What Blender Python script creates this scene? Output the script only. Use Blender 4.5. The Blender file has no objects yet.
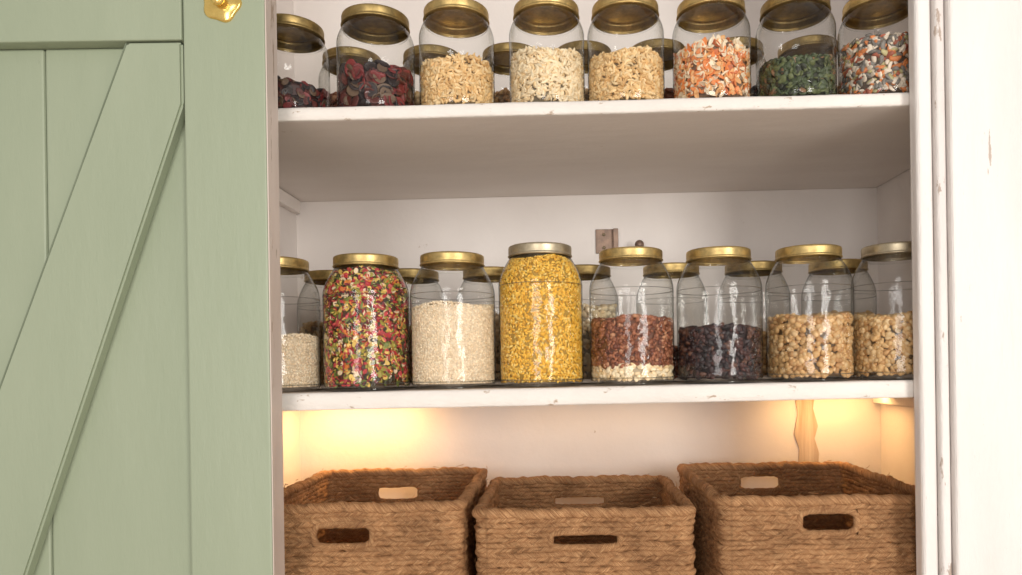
import bpy, bmesh, math, random
import numpy as np
from mathutils import Vector, Matrix
random.seed(4); rng=np.random.default_rng(7)
S=bpy.context.scene
COL=S.collection
try: S.view_settings.view_transform='Standard'
except Exception: pass

# ---------------------------------------------------------------- materials
def newmat(name):
    m=bpy.data.materials.new(name); m.use_nodes=True
    nt=m.node_tree; b=nt.nodes['Principled BSDF']
    return m,nt,b
def N(nt,t,**kw):
    n=nt.nodes.new(t)
    for k,v in kw.items():
        if k in n.inputs.keys(): n.inputs[k].default_value=v
        else: setattr(n,k,v)
    return n
def ramp(nt,stops,interp='LINEAR'):
    r=nt.nodes.new('ShaderNodeValToRGB'); cr=r.color_ramp; cr.interpolation=interp
    while len(cr.elements)>1: cr.elements.remove(cr.elements[-1])
    cr.elements[0].position=stops[0][0]; cr.elements[0].color=(*stops[0][1],1)
    for p,c in stops[1:]:
        e=cr.elements.new(p); e.color=(*c,1)
    return r
def paint(name,c1,c2,chip=None,chip_t=.7,stretch=(1,1,1),rough=.5,bump=.15,bscale=40,chipscale=25):
    m,nt,b=newmat(name); L=nt.links
    tc=N(nt,'ShaderNodeTexCoord'); mp=N(nt,'ShaderNodeMapping'); mp.inputs['Scale'].default_value=stretch
    L.new(tc.outputs['Object'],mp.inputs['Vector'])
    n1=N(nt,'ShaderNodeTexNoise',Scale=6.0,Detail=6.0); L.new(mp.outputs[0],n1.inputs['Vector'])
    r=ramp(nt,[(.3,c1),(.7,c2)]); L.new(n1.outputs['Fac'],r.inputs[0])
    out=r.outputs[0]
    n2=N(nt,'ShaderNodeTexNoise',Scale=float(bscale),Detail=8.0,Roughness=.65); L.new(mp.outputs[0],n2.inputs['Vector'])
    if chip:
        n3=N(nt,'ShaderNodeTexNoise',Scale=float(chipscale),Detail=8.0,Roughness=.7); L.new(mp.outputs[0],n3.inputs['Vector'])
        r3=ramp(nt,[(chip_t,(0,0,0)),(chip_t+.03,(1,1,1))]); L.new(n3.outputs['Fac'],r3.inputs[0])
        mx=N(nt,'ShaderNodeMixRGB'); L.new(r3.outputs[0],mx.inputs[0]); L.new(out,mx.inputs[1]); mx.inputs[2].default_value=(*chip,1)
        out=mx.outputs[0]
    L.new(out,b.inputs['Base Color'])
    bp=N(nt,'ShaderNodeBump',Strength=bump,Distance=.004); L.new(n2.outputs['Fac'],bp.inputs['Height']); L.new(bp.outputs[0],b.inputs['Normal'])
    b.inputs['Roughness'].default_value=rough
    return m
M_wall=paint('white_paint_wall',(.81,.745,.705),(.88,.82,.78),chip=(.55,.45,.37),chip_t=.69,bump=.45,bscale=14,rough=.55)
M_shelf=paint('white_paint_shelf',(.80,.73,.68),(.88,.815,.765),chip=(.50,.40,.31),chip_t=.70,stretch=(.5,1.5,1.5),bump=.3,bscale=30,rough=.65)
M_edge=paint('worn_shelf_edge',(.74,.68,.63),(.87,.82,.77),chip=(.46,.35,.26),chip_t=.635,stretch=(.6,1.5,1.5),bump=.7,bscale=35,rough=.55,chipscale=45)
M_trim=paint('trim_paint',(.78,.72,.69),(.87,.82,.79),chip=(.50,.40,.34),chip_t=.65,stretch=(2,2,.35),bump=.8,bscale=25,rough=.42,chipscale=30)
M_trimw=paint('worn_trim_paint',(.70,.64,.61),(.86,.81,.78),chip=(.46,.36,.30),chip_t=.60,stretch=(2,2,.5),bump=1,bscale=30,rough=.45,chipscale=30)
M_door=paint('sage_green_paint',(.305,.350,.245),(.330,.374,.265),chip=(.24,.28,.2),chip_t=.71,stretch=(2,2,.5),bump=.28,bscale=16,rough=.42,chipscale=20)
M_dooredge=paint('primed_door_edge',(.55,.46,.40),(.68,.59,.53),chip=(.36,.27,.2),chip_t=.60,stretch=(3,3,.4),rough=.6)
M_floor=paint('floor_boards',(.54,.44,.36),(.64,.54,.46),stretch=(4,.5,1),rough=.5)
M_wood=paint('bare_wood',(.42,.27,.17),(.74,.62,.50),stretch=(14,14,.9),bump=.5,bscale=10,rough=.7)
M_seamshade=paint('painted_seam_shade',(.15,.18,.12),(.20,.23,.16),rough=.8)  # dark green colour painting the shade along the brace's left edge

def metal(name,c,rough=.3,c2=None):
    m,nt,b=newmat(name); L=nt.links
    tc=N(nt,'ShaderNodeTexCoord'); n=N(nt,'ShaderNodeTexNoise',Scale=70.0,Detail=6.0,Roughness=.7); L.new(tc.outputs['Object'],n.inputs['Vector'])
    r=ramp(nt,[(.35,c),(.65,c2 or tuple(x*.7 for x in c))]); L.new(n.outputs['Fac'],r.inputs[0]); L.new(r.outputs[0],b.inputs['Base Color'])
    b.inputs['Metallic'].default_value=.85; b.inputs['Roughness'].default_value=rough
    return m
M_brass=metal('brass_lid',(.70,.50,.20),.40,(.40,.29,.12))
M_silver=metal('tin_lid',(.60,.51,.36),.42,(.42,.35,.24))
M_dark=metal('aged_lid',(.44,.31,.12),.42,(.24,.17,.07))
M_gold=metal('polished_brass',(.95,.68,.22),.18,(.8,.55,.16))
M_iron=metal('rusty_iron',(.22,.16,.13),.55,(.36,.25,.19))

def glassmat(name='clear_jar_glass',edge=True):
    m=bpy.data.materials.new(name); m.use_nodes=True; nt=m.node_tree; nt.nodes.clear(); L=nt.links
    o=N(nt,'ShaderNodeOutputMaterial'); mix=N(nt,'ShaderNodeMixShader'); tr=N(nt,'ShaderNodeBsdfTransparent'); gl=N(nt,'ShaderNodeBsdfGlossy'); gl.inputs['Roughness'].default_value=.09
    tc=N(nt,'ShaderNodeTexCoord'); n=N(nt,'ShaderNodeTexNoise',Scale=42.0,Detail=2.5); L.new(tc.outputs['Object'],n.inputs['Vector'])
    bp=N(nt,'ShaderNodeBump',Strength=.5,Distance=.005); L.new(n.outputs['Fac'],bp.inputs['Height']); L.new(bp.outputs[0],gl.inputs['Normal'])
    lw=N(nt,'ShaderNodeLayerWeight',Blend=.5)
    p=N(nt,'ShaderNodeMath',operation='POWER'); L.new(lw.outputs['Facing'],p.inputs[0]); p.inputs[1].default_value=2.8
    mu=N(nt,'ShaderNodeMath',operation='MULTIPLY_ADD'); L.new(p.outputs[0],mu.inputs[0]); mu.inputs[1].default_value=.6 if edge else .1; mu.inputs[2].default_value=.032
    lw2=N(nt,'ShaderNodeLayerWeight',Blend=.5); bp2=N(nt,'ShaderNodeBump',Strength=.5,Distance=.004); L.new(n.outputs['Fac'],bp2.inputs['Height']); L.new(bp2.outputs[0],lw2.inputs['Normal'])
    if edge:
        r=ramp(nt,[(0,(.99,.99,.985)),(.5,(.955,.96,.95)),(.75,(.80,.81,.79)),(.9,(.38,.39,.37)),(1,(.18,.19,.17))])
    else: r=ramp(nt,[(0,(.99,.99,.985)),(1,(.95,.95,.94))])
    L.new(lw2.outputs['Facing'],r.inputs[0]); L.new(r.outputs[0],tr.inputs['Color'])
    L.new(mu.outputs[0],mix.inputs[0]); L.new(tr.outputs[0],mix.inputs[1]); L.new(gl.outputs[0],mix.inputs[2]); L.new(mix.outputs[0],o.inputs[0])
    return m
M_glass=glassmat(); M_gbase=glassmat('clear_jar_base_glass',False)
def attrmat(name,rough=.5):
    m,nt,b=newmat(name); a=N(nt,'ShaderNodeAttribute',attribute_name='Col'); nt.links.new(a.outputs['Color'],b.inputs['Base Color']); b.inputs['Roughness'].default_value=rough
    return m
M_food=attrmat('dry_food',.5)
def ropemat():
    m,nt,b=newmat('seagrass_rope'); L=nt.links
    a=N(nt,'ShaderNodeAttribute',attribute_name='fib')
    n=N(nt,'ShaderNodeTexNoise',Scale=1.0,Detail=6.0,Roughness=.65); L.new(a.outputs['Vector'],n.inputs['Vector'])
    r=ramp(nt,[(.30,(.11,.042,.015)),(.43,(.31,.145,.058)),(.54,(.50,.28,.13)),(.66,(.70,.46,.25)),(.8,(.86,.67,.43))]); L.new(n.outputs['Fac'],r.inputs[0])
    tc=N(nt,'ShaderNodeTexCoord'); n2=N(nt,'ShaderNodeTexNoise',Scale=22.0,Detail=4.0); L.new(tc.outputs['Object'],n2.inputs['Vector'])
    r2=ramp(nt,[(.3,(.70,.62,.54)),(.7,(1.12,1.06,1.0))]); L.new(n2.outputs['Fac'],r2.inputs[0])
    mx=N(nt,'ShaderNodeMixRGB',blend_type='MULTIPLY'); mx.inputs[0].default_value=1; L.new(r.outputs[0],mx.inputs[1]); L.new(r2.outputs[0],mx.inputs[2]); L.new(mx.outputs[0],b.inputs['Base Color'])
    bp=N(nt,'ShaderNodeBump',Strength=.9,Distance=.002); L.new(n.outputs['Fac'],bp.inputs['Height']); L.new(bp.outputs[0],b.inputs['Normal'])
    b.inputs['Roughness'].default_value=.7
    return m
M_rope=ropemat()

# ---------------------------------------------------------------- mesh helpers
def link(o,parent=None):
    COL.objects.link(o)
    if parent: o.parent=parent
    return o
def empty(name,loc=(0,0,0),parent=None):
    e=bpy.data.objects.new(name,None); e.empty_display_size=.02; e.location=loc; return link(e,parent)
def fastmesh(name,V,F,mat,smooth=True,col=None,fib=None):
    V=np.asarray(V,dtype=np.float32); F=np.asarray(F,dtype=np.int32); k=F.shape[1]
    me=bpy.data.meshes.new(name); me.vertices.add(len(V)); me.vertices.foreach_set('co',V.ravel())
    me.loops.add(F.size); me.loops.foreach_set('vertex_index',F.ravel())
    me.polygons.add(len(F)); me.polygons.foreach_set('loop_start',np.arange(0,F.size,k,dtype=np.int32))
    try: me.polygons.foreach_set('loop_total',np.full(len(F),k,dtype=np.int32))
    except Exception: pass
    me.update(calc_edges=True)
    me.polygons.foreach_set('use_smooth',np.full(len(F),smooth,dtype=bool))
    if col is not None:
        a=me.color_attributes.new('Col','FLOAT_COLOR','POINT'); c=np.ones((len(V),4),dtype=np.float32); c[:,:3]=col; a.data.foreach_set('color',c.ravel())
    if fib is not None:
        a=me.attributes.new('fib','FLOAT_VECTOR','POINT'); a.data.foreach_set('vector',np.asarray(fib,dtype=np.float32).ravel())
    me.materials.append(mat); me.validate()
    return bpy.data.objects.new(name,me)
def box(name,x0,x1,y0,y1,z0,z1,mat,bev=.002,parent=None,segs=2):
    bm=bmesh.new(); bmesh.ops.create_cube(bm,size=1)
    for v in bm.verts: v.co=Vector(((x0+x1)/2+v.co.x*(x1-x0),(y0+y1)/2+v.co.y*(y1-y0),(z0+z1)/2+v.co.z*(z1-z0)))
    if bev: bmesh.ops.bevel(bm,geom=bm.edges[:],offset=bev,segments=segs,affect='EDGES',profile=.5)
    me=bpy.data.meshes.new(name); bm.to_mesh(me); bm.free(); me.materials.append(mat)
    return link(bpy.data.objects.new(name,me),parent)
def prism(name,pts,y0,y1,mat,bev=.002,parent=None):
    bm=bmesh.new(); vs=[bm.verts.new((x,y0,z)) for x,z in pts]; f=bm.faces.new(vs)
    r=bmesh.ops.extrude_face_region(bm,geom=[f])
    for v in [g for g in r['geom'] if isinstance(g,bmesh.types.BMVert)]: v.co.y=y1
    bmesh.ops.recalc_face_normals(bm,faces=bm.faces[:])
    if bev: bmesh.ops.bevel(bm,geom=bm.edges[:],offset=bev,segments=2,affect='EDGES')
    me=bpy.data.meshes.new(name); bm.to_mesh(me); bm.free(); me.materials.append(mat)
    return link(bpy.data.objects.new(name,me),parent)
def lathe(name,prof,mat,segs=64,parent=None,rib=None,mat2=None,split=0):
    P=np.array(prof); n=len(P); th=np.linspace(0,2*np.pi,segs,endpoint=False)
    V=np.zeros((n,segs,3))
    for i,(r,z) in enumerate(P):
        rr=r*np.ones(segs)
        if rib and rib[0]<=i<=rib[1]: rr=r+rib[2]*(np.arange(segs)%2)
        V[i,:,0]=rr*np.cos(th); V[i,:,1]=rr*np.sin(th); V[i,:,2]=z
    F=[]
    for i in range(n-1):
        for j in range(segs):
            k=(j+1)%segs; F.append((i*segs+j,i*segs+k,(i+1)*segs+k,(i+1)*segs+j))
    o=fastmesh(name,V.reshape(-1,3),F,mat)
    if mat2:
        o.data.materials.append(mat2)
        for p in o.data.polygons:
            if p.center.z<split: p.material_index=1
    return link(o,parent)
def ico(sub):
    bm=bmesh.new(); bmesh.ops.create_icosphere(bm,subdivisions=sub,radius=1)
    v=np.array([x.co[:] for x in bm.verts]); f=np.array([[q.index for q in p.verts] for p in bm.faces]); bm.free(); return v,f
ICO1=ico(1); ICO2=ico(2)

# ---------------------------------------------------------------- jars
def jar_profile(R,H,lr,kind):
    nr=lr-.0025
    base=[(0,.006),(R*.72,.005),(R*.80,.0006),(R*.90,.0006),(R*.965,.004),(R*.995,.011),(R,.02)]
    sh=.057 if kind=='mid' else .042
    zt=H-.0165; zs=H-sh
    base.append((R,zs-.012)); dr=R-nr-.0008
    for t in (0,.18,.36,.54,.70,.84,.94,1.0):
        f=t**2.1*.75+.25*(.5-.5*math.cos(math.pi*t))
        base.append((R-dr*f,zs+(zt-zs)*t))
    base+=[(nr,zt+.003),(nr,H-.003)]
    return base
def smooth_prof(P,sub=4):
    P=np.array(P); out=[]
    n=len(P)
    for i in range(n-1):
        p0=P[max(i-1,0)];p1=P[i];p2=P[i+1];p3=P[min(i+2,n-1)]
        for t in np.linspace(0,1,sub,endpoint=False):
            out.append(.5*((2*p1)+(-p0+p2)*t+(2*p0-5*p1+4*p2-p3)*t*t+(-p0+3*p1-3*p2+p3)*t**3))
    out.append(P[-1]); out=np.array(out); out[:,0]=np.clip(out[:,0],0,None); out[:,1]=np.clip(out[:,1],.0004,None); return out

def grains(name,prof,z0,z1,size,palette,parent,dens=1.8,sub=1,var=.15,top=True,corek=.5,bumpy=.003,bend=0.,tilt=.35,cup=0.,speck=0):
    P=np.array(prof); zz=P[12:,1]; rr=P[12:,0]
    order=np.argsort(zz); zz=zz[order]; rr=rr[order]
    radf=lambda z: np.interp(z,zz,rr)-.0012
    a,b,c=size; R=radf((z0+z1)/2)
    foot=np.pi*a*b*.85
    n=int(2*np.pi*R*(z1-z0)/foot*dens); nt=int(np.pi*R*R/foot*dens) if top else 0
    th=rng.uniform(0,2*np.pi,n); z=rng.uniform(z0+.002,z1,n)
    z=z+(z>z1-.006)*np.sin(th*3+1.3)*bumpy
    r=radf(z)-c*rng.uniform(.9,2.2,n)-a*rng.uniform(0,.35,n)
    C=np.stack([r*np.cos(th),r*np.sin(th),z],1)
    rad_=np.stack([np.cos(th),np.sin(th),0*th],1)
    if nt:
        th2=rng.uniform(0,2*np.pi,nt); r2=np.sqrt(rng.uniform(0,1,nt))*(radf(z1)-.8*a)
        C=np.vstack([C,np.stack([r2*np.cos(th2),r2*np.sin(th2),z1+rng.uniform(-.3,.8,nt)*c+(1-r2/R)*.002+np.sin(th2*3+1.3)*bumpy*(r2/R)],1)])
        rad_=np.vstack([rad_,np.tile([0,0,1.],(nt,1))])
    n=len(C); v,f=ICO1 if sub==1 else ICO2
    nrm=rad_+rng.normal(size=(n,3))*tilt; nrm/=np.linalg.norm(nrm,axis=1)[:,None]
    t1=np.cross(nrm,rng.normal(size=(n,3))); t1/=np.linalg.norm(t1,axis=1)[:,None]; t2=np.cross(nrm,t1)
    sc=rng.uniform(.78,1.15,n)[:,None,None]
    lv=v*np.array(size)
    lv=lv.copy(); lv[:,1]+=bend*a*((v[:,0])**2-.4); lv[:,2]+=cup*a*(v[:,0]**2+v[:,1]**2-.5)
    V=(lv[None,:,0,None]*t1[:,None,:]+lv[None,:,1,None]*t2[:,None,:]+lv[None,:,2,None]*nrm[:,None,:])*sc+C[:,None,:]
    nv=len(v); F=(f[None]+np.arange(n)[:,None,None]*nv).reshape(-1,3); V=V.reshape(-1,3)
    V[:,2]=np.clip(V[:,2],.0025 if z0<.01 else z0-.004,None)
    rad=np.hypot(V[:,0],V[:,1]); mx=radf(V[:,2])+.0004; s=np.minimum(1,mx/np.maximum(rad,1e-6)); V[:,0]*=s; V[:,1]*=s
    pal=np.array([p[:3] for p in palette]); w=np.array([p[3] if len(p)>3 else 1 for p in palette],float); w/=w.sum()
    c_=pal[rng.choice(len(pal),n,p=w)]*rng.uniform(1-var,1+var,n)[:,None]
    colv=np.repeat(c_,nv,axis=0)
    if speck: colv=colv*rng.uniform(1-speck,1+speck,len(colv))[:,None]
    seg=40; zs=np.linspace(z0+.001,z1-.001,10); th=np.linspace(0,2*np.pi,seg,endpoint=False); base=len(V)
    CV=[];CF=[]
    for zq in zs:
        q=radf(zq)-1.8*c-.3*a
        for t in th: CV.append((q*math.cos(t),q*math.sin(t),zq))
    ct=len(CV); CV.append((0,0,zs[-1])); CV.append((0,0,zs[0]))
    for i in range(9):
        for j in range(seg):
            p=i*seg+j;q=i*seg+(j+1)%seg;r_=q+seg;s_=p+seg; CF+=[(p,q,r_),(p,r_,s_)]
    for j in range(seg):
        CF.append((9*seg+j,9*seg+(j+1)%seg,ct)); CF.append(((j+1)%seg,j,ct+1))
    V=np.vstack([V,np.array(CV)]); F=np.vstack([F,np.array(CF)+base])
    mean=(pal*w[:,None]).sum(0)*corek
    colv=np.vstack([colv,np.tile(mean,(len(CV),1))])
    return link(fastmesh(name,V,F,M_food,col=colv),parent)

def lid(parent,lr,H,mat):
    h=.0155; z=H-h
    P=[(lr-.0018,z),(lr,z+.0002),(lr+.0009,z+.0014),(lr,z+.0027),(lr-.0009,z+.0035),(lr-.0006,z+.005),(lr-.0006,z+h-.0045),(lr-.0001,z+h-.003),(lr-.0006,z+h-.001),(lr-.0025,z+h),(lr-.006,z+h),(lr-.0068,z+h-.0012),(lr-.010,z+h-.0012),(0,z+h-.0010)]
    lathe('screw_lid',P,mat,segs=120,parent=parent,rib=(5,6,.0005))

T1=math.tan(math.radians(.58)); T2=math.tan(math.radians(.38))
def jar(x,y,zb,R,H,lr,kind,lidm,layers,rotz=0):
    e=empty('glass_storage_jar',(x,y,zb+x*(T2 if kind=='mid' else T1)+.0003)); e.rotation_euler[2]=rotz
    P=smooth_prof(jar_profile(R,H,lr,kind))
    lathe('jar_glass',P,M_glass,segs=72,parent=e,mat2=M_gbase,split=.006)
    zt=H-.0185; rr=lr-.0018
    lathe('neck_bead',[(rr-.001,zt-.0014),(rr+.0006,zt-.0006),(rr+.0009,zt),(rr+.0006,zt+.0006),(rr-.001,zt+.0012)],M_glass,segs=64,parent=e)
    lid(e,lr,H,lidm)
    for L in layers: grains('jar_contents',P,parent=e,**L)
    return e

C_petal=[(.42,.025,.03,3),(.55,.07,.07,2),(.17,.012,.02,2.5),(.15,.18,.03,2.5),(.36,.30,.05,2.5),(.74,.50,.12,2.5),(.74,.56,.36,1.5),(.05,.04,.02,2),(.66,.20,.04,1.2)]
C_rice=[(.90,.73,.52,3),(.94,.81,.62,2),(.80,.62,.41,1)]
C_dal=[(.88,.50,.055,3),(.93,.60,.10,2),(.72,.37,.03,1.5),(.95,.70,.22,1)]
C_brown=[(.27,.09,.04,3),(.38,.14,.07,2),(.18,.055,.03,2),(.5,.24,.13,1)]
C_raisin=[(.03,.013,.014,3),(.065,.022,.018,2),(.12,.05,.03,1),(.02,.012,.013,2)]
C_pea=[(.60,.36,.15,3),(.70,.47,.24,2),(.46,.24,.09,1.5)]
C_tan=[(.68,.43,.19,3),(.76,.54,.29,2),(.54,.30,.12,1)]
C_mac=[(.78,.52,.24,3),(.84,.62,.34,2),(.66,.40,.16,1)]
C_cream=[(.88,.73,.50,3),(.84,.66,.42,2),(.76,.55,.30,1)]
C_mix=[(.78,.25,.07,2),(.85,.70,.50,3),(.80,.42,.17,2),(.9,.78,.6,1),(.6,.17,.06,1)]
C_green=[(.055,.075,.03,3),(.11,.13,.045,2),(.03,.035,.02,2),(.22,.12,.06,.6)]
C_conf=[(.75,.64,.52,3),(.65,.22,.07,2),(.20,.18,.16,2.5),(.40,.11,.06,1),(.45,.40,.2,1)]
C_dark=[(.10,.02,.015,3),(.025,.015,.015,3),(.20,.025,.025,1.5),(.13,.08,.05,1)]

ZS2=1.1725; ZS1=1.5598
z_=.006
MAC=dict(size=(.0066,.0023,.0022),dens=3.0,sub=2,corek=.25,bend=.6,tilt=.4)
mid=[
 (-.409,.190,M_brass,[dict(z0=z_,z1=.078,size=(.0021,.0016,.0014),palette=C_rice,corek=.85)]),
 (-.278,.191,M_brass,[dict(z0=z_,z1=.167,size=(.0050,.0034,.0011),palette=C_petal,dens=3.2,corek=.2,tilt=.6,cup=.25,sub=2)]),
 (-.1534,.191,M_brass,[dict(z0=z_,z1=.117,size=(.0018,.0013,.0012),palette=C_rice,dens=1.5,corek=.9)]),
 (-.0265,.201,M_silver,[dict(z0=z_,z1=.180,size=(.0034,.0016,.0012),palette=C_dal,dens=2.0,corek=.5)]),
 (.1045,.192,M_brass,[dict(z0=z_,z1=.026,size=(.0048,.0034,.0024),palette=C_cream,sub=2),dict(z0=.024,z1=.092,size=(.0046,.0034,.0016),palette=C_brown,dens=2.4,tilt=.5)]),
 (.231,.190,M_brass,[dict(z0=z_,z1=.075,size=(.0060,.0040,.0026),palette=C_raisin,dens=2.2,sub=2,tilt=.5,speck=.3)]),
 (.361,.190,M_brass,[dict(z0=z_,z1=.087,size=(.0050,.0038,.0032),palette=C_pea,dens=2.6,sub=2,corek=.2)]),
 (.487,.191,M_silver,[dict(z0=z_,z1=.087,size=(.0052,.0036,.0028),palette=C_tan,dens=2.6,sub=2,corek=.2)])]
for x,H,lm,L in mid: jar(x,.0675,ZS2,.0605,H,.0458,'mid',lm,L,rotz=random.uniform(0,6))
bk=[C_tan,C_pea,C_rice,C_cream,C_brown,C_pea,C_tan]
for i,(x,fz) in enumerate([(-.372,.1),(-.245,.09),(-.112,.11),(.040,.12),(.186,.05),(.322,.07),(.462,.10)]):
    jar(x,.215,ZS2,.058,.190,.0460,'mid',M_dark if i%2 else M_brass,[dict(z0=z_,z1=fz,size=(.007,.005,.004),palette=bk[i],dens=1.8,corek=.4)])
topj=[
 (-.380,.136,.053,M_dark,[dict(z0=z_,z1=.042,size=(.007,.005,.0015),palette=C_dark,dens=2.5,sub=2,cup=.3)]),
 (-.2577,.146,.0545,M_dark,[dict(z0=z_,z1=.060,size=(.011,.009,.0014),palette=C_dark,dens=3.4,corek=.2,sub=2,cup=.3,tilt=.5)]),
 (-.1415,.153,.0535,M_brass,[dict(z0=z_,z1=.068,palette=C_mac,**MAC)]),
 (-.0123,.154,.0540,M_brass,[dict(z0=z_,z1=.077,palette=C_cream,**MAC)]),
 (.101,.153,.0548,M_brass,[dict(z0=z_,z1=.071,palette=C_mac,**MAC)]),
 (.224,.152,.0550,M_brass,[dict(z0=z_,z1=.081,size=(.0085,.0036,.0014),palette=C_mix,dens=2.8,corek=.25,sub=2,cup=.3,tilt=.5)]),
 (.345,.151,.0550,M_dark,[dict(z0=z_,z1=.057,size=(.0060,.0045,.0018),palette=C_green,dens=2.6,corek=.25,sub=2,tilt=.5)]),
 (.465,.151,.0550,M_brass,[dict(z0=z_,z1=.085,size=(.0075,.0036,.002),palette=C_conf,dens=2.8,corek=.2,sub=2,tilt=.5,bend=.3)])]
for x,H,R,lm,L in topj: jar(x,.062,ZS1,R,H,R-.0070,'top',lm,L,rotz=random.uniform(0,6))
for i,x in enumerate([-.33,-.2,-.072,.045,.165,.29,.41]):
    jar(x,.195,ZS1,.053,.15,.0465,'top',M_dark,[dict(z0=z_,z1=.07,size=(.007,.005,.004),palette=[C_brown,C_tan,C_pea,C_tan,C_brown,C_dark,C_pea][i],dens=1.6)])

# ---------------------------------------------------------------- pantry shell
XL,XR,YB=-.521,.638,.455
box('wall_back',XL-.02,XR+.02,YB,YB+.02,0,2.1,M_wall,0)
box('wall_left',XL-.02,XL,0,YB,0,2.1,M_wall,0)
box('wall_right',XR,XR+.02,0,YB,0,2.1,M_wall,0)
box('ceiling',XL-.02,XR+.02,0,YB+.02,2.1,2.12,M_wall,0)
def shelf(z0,z1,T=0):
    zc=(z0+z1)/2; e=empty('pantry_shelf',(0,0,zc)); z0-=zc; z1-=zc
    e.rotation_euler[1]=-math.atan(T)
    box('board',XL+.002,XR-.002,.006,YB-.001,z0,z1,M_shelf,.001,parent=e)
    nx=200; xs=np.linspace(XL+.002,XR-.002,nx); prof=[(.006,z0),(.0015,z0),(0,z0+.002),(0,(z0+z1)/2),(0,z1-.003),(.002,z1),(.006,z1)]
    V=[];F=[]
    for i,x in enumerate(xs):
        w=.0007*math.sin(x*23)+.0005*math.sin(x*61+1)+random.uniform(-.0003,.0003)
        for j,(y,z) in enumerate(prof): V.append((x,y+(w+.0008 if 0<j<6 else 0),z+(w*.6 if j in(2,4) else 0)))
    k=len(prof)
    for i in range(nx-1):
        for j in range(k-1): F.append((i*k+j,(i+1)*k+j,(i+1)*k+j+1,i*k+j+1))
    link(fastmesh('front_edge',V,F,M_edge),e)
    return e
shelf(1.5415,1.5593,T1); shelf(1.1485,1.172,T2); shelf(.75,.775)
box('shelf_support_batten',XR-.022,XR-.0005,.03,.44,1.120,1.1515,M_shelf,.002)
box('shelf_support_batten',XL+.0005,XL+.014,.03,.44,1.510,1.5350,M_shelf,.002)

box('trim_1',.474,.4955,-.024,-.001,0,2.08,M_trim,.006,segs=4)
box('trim_2',.4965,.5095,-.030,-.001,0,2.08,M_trimw,.004,segs=4)
box('trim_3',.5105,.612,-.038,-.001,0,2.08,M_trim,.005,segs=3)
box('trim_4',-.60,-.50,-.020,-.001,0,2.08,M_trim,.003)
box('trim_5',-.5,.474,-.020,-.001,2.0,2.08,M_trim,.003)
box('wall_front_right',.6125,1.8,-.024,-.001,0,2.5,M_wall,0)
box('wall_front_left',-1.9,-.6005,-.018,-.001,0,2.5,M_wall,0)
box('wall_front_header',-.6,.612,-.018,-.001,2.081,2.5,M_wall,0)
box('floor',-3,3,-5,.475,-.03,0,M_floor,0)

# ---------------------------------------------------------------- sliding door
D=empty('door_1')
YF,YK=-.060,-.025; YP=-.041
xr=-.3655; xs=-.4705; xl=-1.12; zt,zb=1.74,.03
box('stile_right',xs,xr-.0015,YF,YK,zb,zt,M_door,.0025,parent=D)
box('stile_edge_face',xr-.0015,xr,YF+.001,YK,zb,zt,M_dooredge,0,parent=D)
box('stile_left',xl,xl+.105,YF,YK,zb,zt,M_door,.002,parent=D)
box('rail_top',xl+.1055,xs-.0018,YF,YK,1.621,zt,M_door,.002,parent=D)
box('rail_bottom',xl+.1055,xs-.0018,YF,YK,zb,.17,M_door,.0015,parent=D)
px=[xl+.1055,-.84,-.66,xs-.001]
for i in range(len(px)-1): box('plank_%d'%(i+1),px[i]+.0008,px[i+1]-.0008,YP,YK-.002,.1705,1.6205,M_door,.0028,parent=D)
sl=.350
def bx(z,off): return xs-.0022-(1.540-z)*sl-off
def wl(z): return .099+(1.62-z)*.034
zL=.50
pts=[(xs-.0022,1.540),(xs-.0022,1.6190),(bx(1.6190,wl(1.619)),1.6190),(bx(zL,wl(zL)),zL),(bx(zL,wl(zL)),.1712),(bx(.1712,0),.1712)]
prism('diagonal_brace',pts,YF+.001,YP,M_door,.003,parent=D)
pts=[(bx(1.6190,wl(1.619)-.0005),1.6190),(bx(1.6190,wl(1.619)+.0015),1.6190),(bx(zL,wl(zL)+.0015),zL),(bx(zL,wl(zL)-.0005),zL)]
prism('brace_edge_shade',pts,YF+.0035,YP+.001,M_seamshade,0,parent=D)  # added dark strip, stands in for the shade line beside the brace
K=empty('brass_knob',(-.4205,YF,1.666),parent=D)
def lobe(name,prof,amp,n,parent,mat):
    segs=96; V=[];F=[]
    for r,z in prof:
        for j in range(segs):
            t=2*math.pi*j/segs; q=r*(1+amp*math.cos(n*t)); V.append((q*math.cos(t),-z,q*math.sin(t)))
    for i in range(len(prof)-1):
        for j in range(segs):
            k=(j+1)%segs; F.append((i*segs+j,(i+1)*segs+j,(i+1)*segs+k,i*segs+k))
    return link(fastmesh(name,V,F,mat),parent)
lobe('rose_plate',[(.0235,0),(.0235,.0015),(.0215,.003),(.0135,.0034),(.008,.0045),(.0001,.0045)],.07,5,K,M_gold)
lobe('knob',[(.004,.003),(.004,.006),(.007,.008),(.0085,.011),(.008,.014),(.005,.016),(.0001,.0165)],0,1,K,M_gold)

# ---------------------------------------------------------------- baskets
def rrect(x0,x1,y0,y1,r,step):
    pts=[];nr=[]
    def line(a,b,n):
        L=math.dist(a,b); k=max(2,int(L/step))
        for i in range(k): t=i/k; pts.append((a[0]+(b[0]-a[0])*t,a[1]+(b[1]-a[1])*t)); nr.append(n)
    def arc(cx,cy,a0):
        k=10
        for i in range(k): a=a0+math.pi/2*i/k; pts.append((cx+r*math.cos(a),cy+r*math.sin(a))); nr.append((math.cos(a),math.sin(a)))
    line((x0+r,y0),(x1-r,y0),(0,-1)); arc(x1-r,y0+r,-math.pi/2)
    line((x1,y0+r),(x1,y1-r),(1,0)); arc(x1-r,y1-r,0)
    line((x1-r,y1),(x0+r,y1),(0,1)); arc(x0+r,y1-r,math.pi/2)
    line((x0,y1-r),(x0,y0+r),(-1,0)); arc(x0+r,y0+r,math.pi)
    return np.array(pts),np.array(nr)
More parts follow.
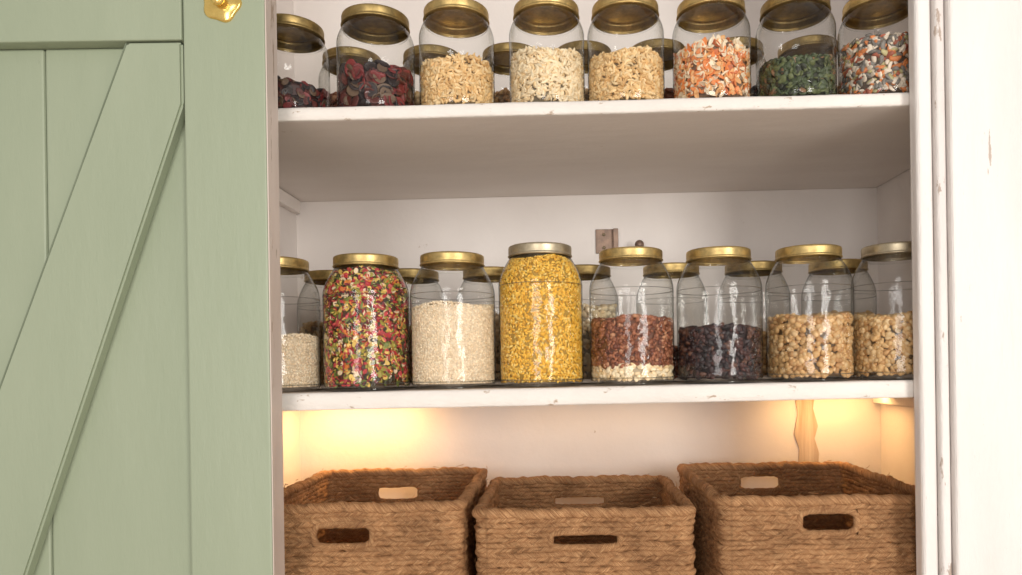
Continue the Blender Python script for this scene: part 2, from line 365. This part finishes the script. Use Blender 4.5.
def tube(C,Nn,B,r0,pitch,dirn,k=12,closed=True,seed=0.,lob=.26):
    n=len(C); d=np.linalg.norm(np.diff(np.vstack([C,C[:1]]),axis=0),axis=1); s=np.concatenate([[0],np.cumsum(d)[:-1]])
    tot=d.sum(); pitch=tot/max(1,round(tot/pitch))
    ph=np.linspace(0,2*np.pi,k,endpoint=False)
    tw=dirn*2*np.pi*s/pitch
    rr=r0*(1-lob*.5+lob*np.abs(np.cos(ph[None]+tw[:,None]*.5)))*1.06
    V=C[:,None,:]+rr[...,None]*(np.cos(ph)[None,:,None]*Nn[:,None,:]+np.sin(ph)[None,:,None]*B[:,None,:])
    fib=np.stack([s[:,None]*60+0*ph[None],np.cos(ph[None]+tw[:,None]*.5)*6+seed,np.sin(ph[None]+tw[:,None]*.5)*6+0*s[:,None]],-1)
    idx=np.arange(n); nx=(idx+1)%n
    if not closed: idx=idx[:-1]; nx=nx[:-1]
    J=np.arange(k); J2=(J+1)%k
    F=np.stack([idx[:,None]*k+J[None],nx[:,None]*k+J[None],nx[:,None]*k+J2[None],idx[:,None]*k+J2[None]],-1)
    return V.reshape(-1,3),F,fib.reshape(-1,3)
def basket(x0,x1,y0,y1,zb,zt,slotw,sloth,slotz,slotx=0.):
    e=empty('woven_rope_basket',((x0+x1)/2,(y0+y1)/2,zb)); ex,ey=(x0+x1)/2,(y0+y1)/2
    VV=[];FF=[];AA=[];base=0
    pitch=.0068; r0=.0043; h=zt-zb
    rows=int((h-.016)/pitch); pitch=(h-.016)/rows
    for i in range(rows+1):
        z=.0065+i*pitch; topr=(i==rows)
        rad=r0*rng.uniform(.92,1.08) if not topr else .0070
        zz=z+(.002 if topr else 0)
        P,Nr=rrect(x0-ex+.008,x1-ex-.008,y0-ey+.008,y1-ey-.008,.014,.0021)
        n=len(P); t=np.linspace(0,2*np.pi,n,endpoint=False)
        ph=rng.uniform(0,6,3)
        wob=.0009*np.sin(9*t+ph[0])+.0006*np.sin(31*t+ph[1])+.0003*np.sin(83*t+ph[2])
        out=.0012*np.sin(13*t+ph[2])+.0009*np.sin(47*t+ph[0])
        C=np.stack([P[:,0]+Nr[:,0]*out,P[:,1]+Nr[:,1]*out,zz+wob],1)
        NN=np.stack([Nr[:,0],Nr[:,1],0*t],1); B=np.tile([0,0,1.],(n,1))
        V,F,fb=tube(C,NN,B,rad,.015 if not topr else .021,1 if i%2 else -1,seed=i*13.7)
        if abs(zz-slotz)<sloth/2+.0025 and not topr:
            straight=(np.abs(Nr[:,1])>.99)&(np.abs(P[:,0]-slotx)<slotw/2)
            kill=straight|np.roll(straight,-1)
            F=F[~kill]
        F=F.reshape(-1,4)
        VV.append(V);FF.append(F+base);AA.append(fb); base+=len(V)
    for side in (-1,1):
        yy=(y0-ey+.008) if side<0 else (y1-ey-.008)
        hw,hh=slotw/2+.001,sloth/2+.004; a=np.linspace(0,2*np.pi,110,endpoint=False)
        ct=np.sign(np.cos(a))*np.abs(np.cos(a))**.45; st=np.sign(np.sin(a))*np.abs(np.sin(a))**.6
        C=np.stack([slotx+ct*hw,np.full_like(a,yy+side*.001),slotz+st*hh],1)
        NN=np.stack([np.cos(a),0*a,np.sin(a)],1); B=np.tile([0,1.,0],(110,1))
        V,F,fb=tube(C,NN,B,.0045,.014,1,seed=99.)
        VV.append(V);FF.append(F.reshape(-1,4)+base);AA.append(fb); base+=len(V)
    for _ in range(1000):
        face=rng.integers(0,5); zq=rng.uniform(.02,h+.004)
        if face in(0,4): p=np.array([rng.uniform(x0-ex+.02,x1-ex-.02),y0-ey+.0028,zq]); o=np.array([0,-1,0.])
        elif face==1: p=np.array([x1-ex-.0028,rng.uniform(y0-ey+.02,y1-ey-.02),zq]); o=np.array([1,0,0.])
        elif face==2: p=np.array([x0-ex+.0028,rng.uniform(y0-ey+.02,y1-ey-.02),zq]); o=np.array([-1,0,0.])
        else: p=np.array([rng.uniform(x0-ex+.02,x1-ex-.02),y1-ey-.0132,zq]); o=np.array([0,-1,0.])
        if abs(p[0]-slotx)<slotw/2+.012 and abs(zq-slotz)<sloth/2+.008: continue
        tdir=np.cross(o,[0,0,1.]); d=tdir*rng.choice([-1,1])+np.array([0,0,rng.normal()*.45]); L=rng.uniform(.005,.015); q=7
        tt=np.linspace(0,1,q)[:,None]; C=p+d*tt*L+o*(np.sin(tt*np.pi*.8)*rng.uniform(.0004,.0022))
        NN=np.tile(o,(q,1)); B=np.tile([0,0,1.],(q,1))
        V,F,fb=tube(C,NN,B,.0004,.02,1,k=4,closed=False,seed=float(rng.uniform(0,50)))
        VV.append(V);FF.append(F.reshape(-1,4)+base);AA.append(fb); base+=len(V)
    link(fastmesh('woven_walls',np.vstack(VV),np.vstack(FF),M_rope,fib=np.vstack(AA)),e)
    box('basket_base',x0-ex+.01,x1-ex-.01,y0-ey+.01,y1-ey-.01,.001,.008,M_wood,.001,parent=e)
basket(-.442,-.1345,.020,.365,.7755,1.016,.080,.024,1.016-.7755-.045,-.016)
basket(-.1255,.189,.020,.32,.7755,1.004,.096,.014,1.004-.7755-.044)
basket(.2135,.530,.020,.37,.7755,1.0165,.078,.024,1.0165-.7755-.037,-.003)

# ---------------------------------------------------------------- small fittings
H_=empty('iron_latch_plate',(.097,YB,1.449))
box('plate',-.022,.020,-.004,-.0003,-.024,.024,M_iron,.001,parent=H_)
box('plate_lip',.012,.022,-.012,-.004,-.024,.024,M_iron,.001,parent=H_)
for zz in (-.013,.013):
    s_=lathe('screw_head',[(.0001,.0065),(.003,.0055),(.0035,.004)],M_silver,segs=16,parent=H_); s_.rotation_euler=(math.pi/2,0,0); s_.location=(-.006,0,zz)
H2=empty('hook_screw',(.158,YB,1.436))
o=lathe('shank',[(.004,0),(.004,.03),(.008,.031),(.009,.036),(.006,.041),(.0001,.042)],M_iron,segs=20,parent=H2); o.rotation_euler=(math.pi/2,0,0)
pts=[(.464,1.1505),(.508,1.1505),(.503,1.11),(.512,1.075),(.505,1.05),(.514,1.02),(.508,.97),(.49,.955),(.47,.972),(.474,1.03),(.464,1.06),(.472,1.10)]
prism('bare_wood_strip',pts,YB-.003,YB-.0003,M_wood,.0005)

def led(x,w,e,r=12):
    zt_=1.1485+x*T2
    E=empty('led_light_bar',(x,.385,zt_)); E.rotation_euler[1]=-math.atan(T2)
    box('housing',-w/2,w/2,-.012,.012,-.008,-.0004,M_silver,.001,parent=E)
    l=bpy.data.lights.new('led_light','AREA'); l.shape='RECTANGLE'; l.size=w; l.size_y=.018; l.energy=e; l.color=(1,.58,.22)
    lo=bpy.data.objects.new('led_light',l); lo.location=(0,0,-.0095); link(lo,E); lo.rotation_euler=(math.radians(r),0,0)
led(-.385,.20,.62); led(.08,.36,.13,0); led(.52,.18,.40)

# ---------------------------------------------------------------- lights
def area(name,loc,tgt,sx,sy,e,c):
    l=bpy.data.lights.new(name,'AREA'); l.shape='RECTANGLE'; l.size=sx; l.size_y=sy; l.energy=e; l.color=c
    o=bpy.data.objects.new(name,l); o.location=loc; o.rotation_euler=(Vector(tgt)-Vector(loc)).to_track_quat('-Z','Y').to_euler(); link(o)
area('window_daylight',(1.9,-3.7,1.5),(0,0,1.2),1.0,2.0,98,(1,.965,.91))
area('window_daylight',(-.9,-4.0,1.5),(0,0,1.2),1.0,2.0,48,(1,.98,.95))
w=bpy.data.worlds.new('room_light'); S.world=w; w.use_nodes=True
w.node_tree.nodes['Background'].inputs[0].default_value=(1,.95,.89,1); w.node_tree.nodes['Background'].inputs[1].default_value=.52

cam=bpy.data.cameras.new('camera'); co=bpy.data.objects.new('camera',cam); link(co)
co.location=(0,-.95,1.2); co.rotation_euler=(math.pi/2,math.radians(.85),0)
cam.lens=36*704/1022; cam.sensor_width=36; cam.shift_x=-49/1022; cam.shift_y=79.5/1022; cam.clip_start=.02
S.camera=co
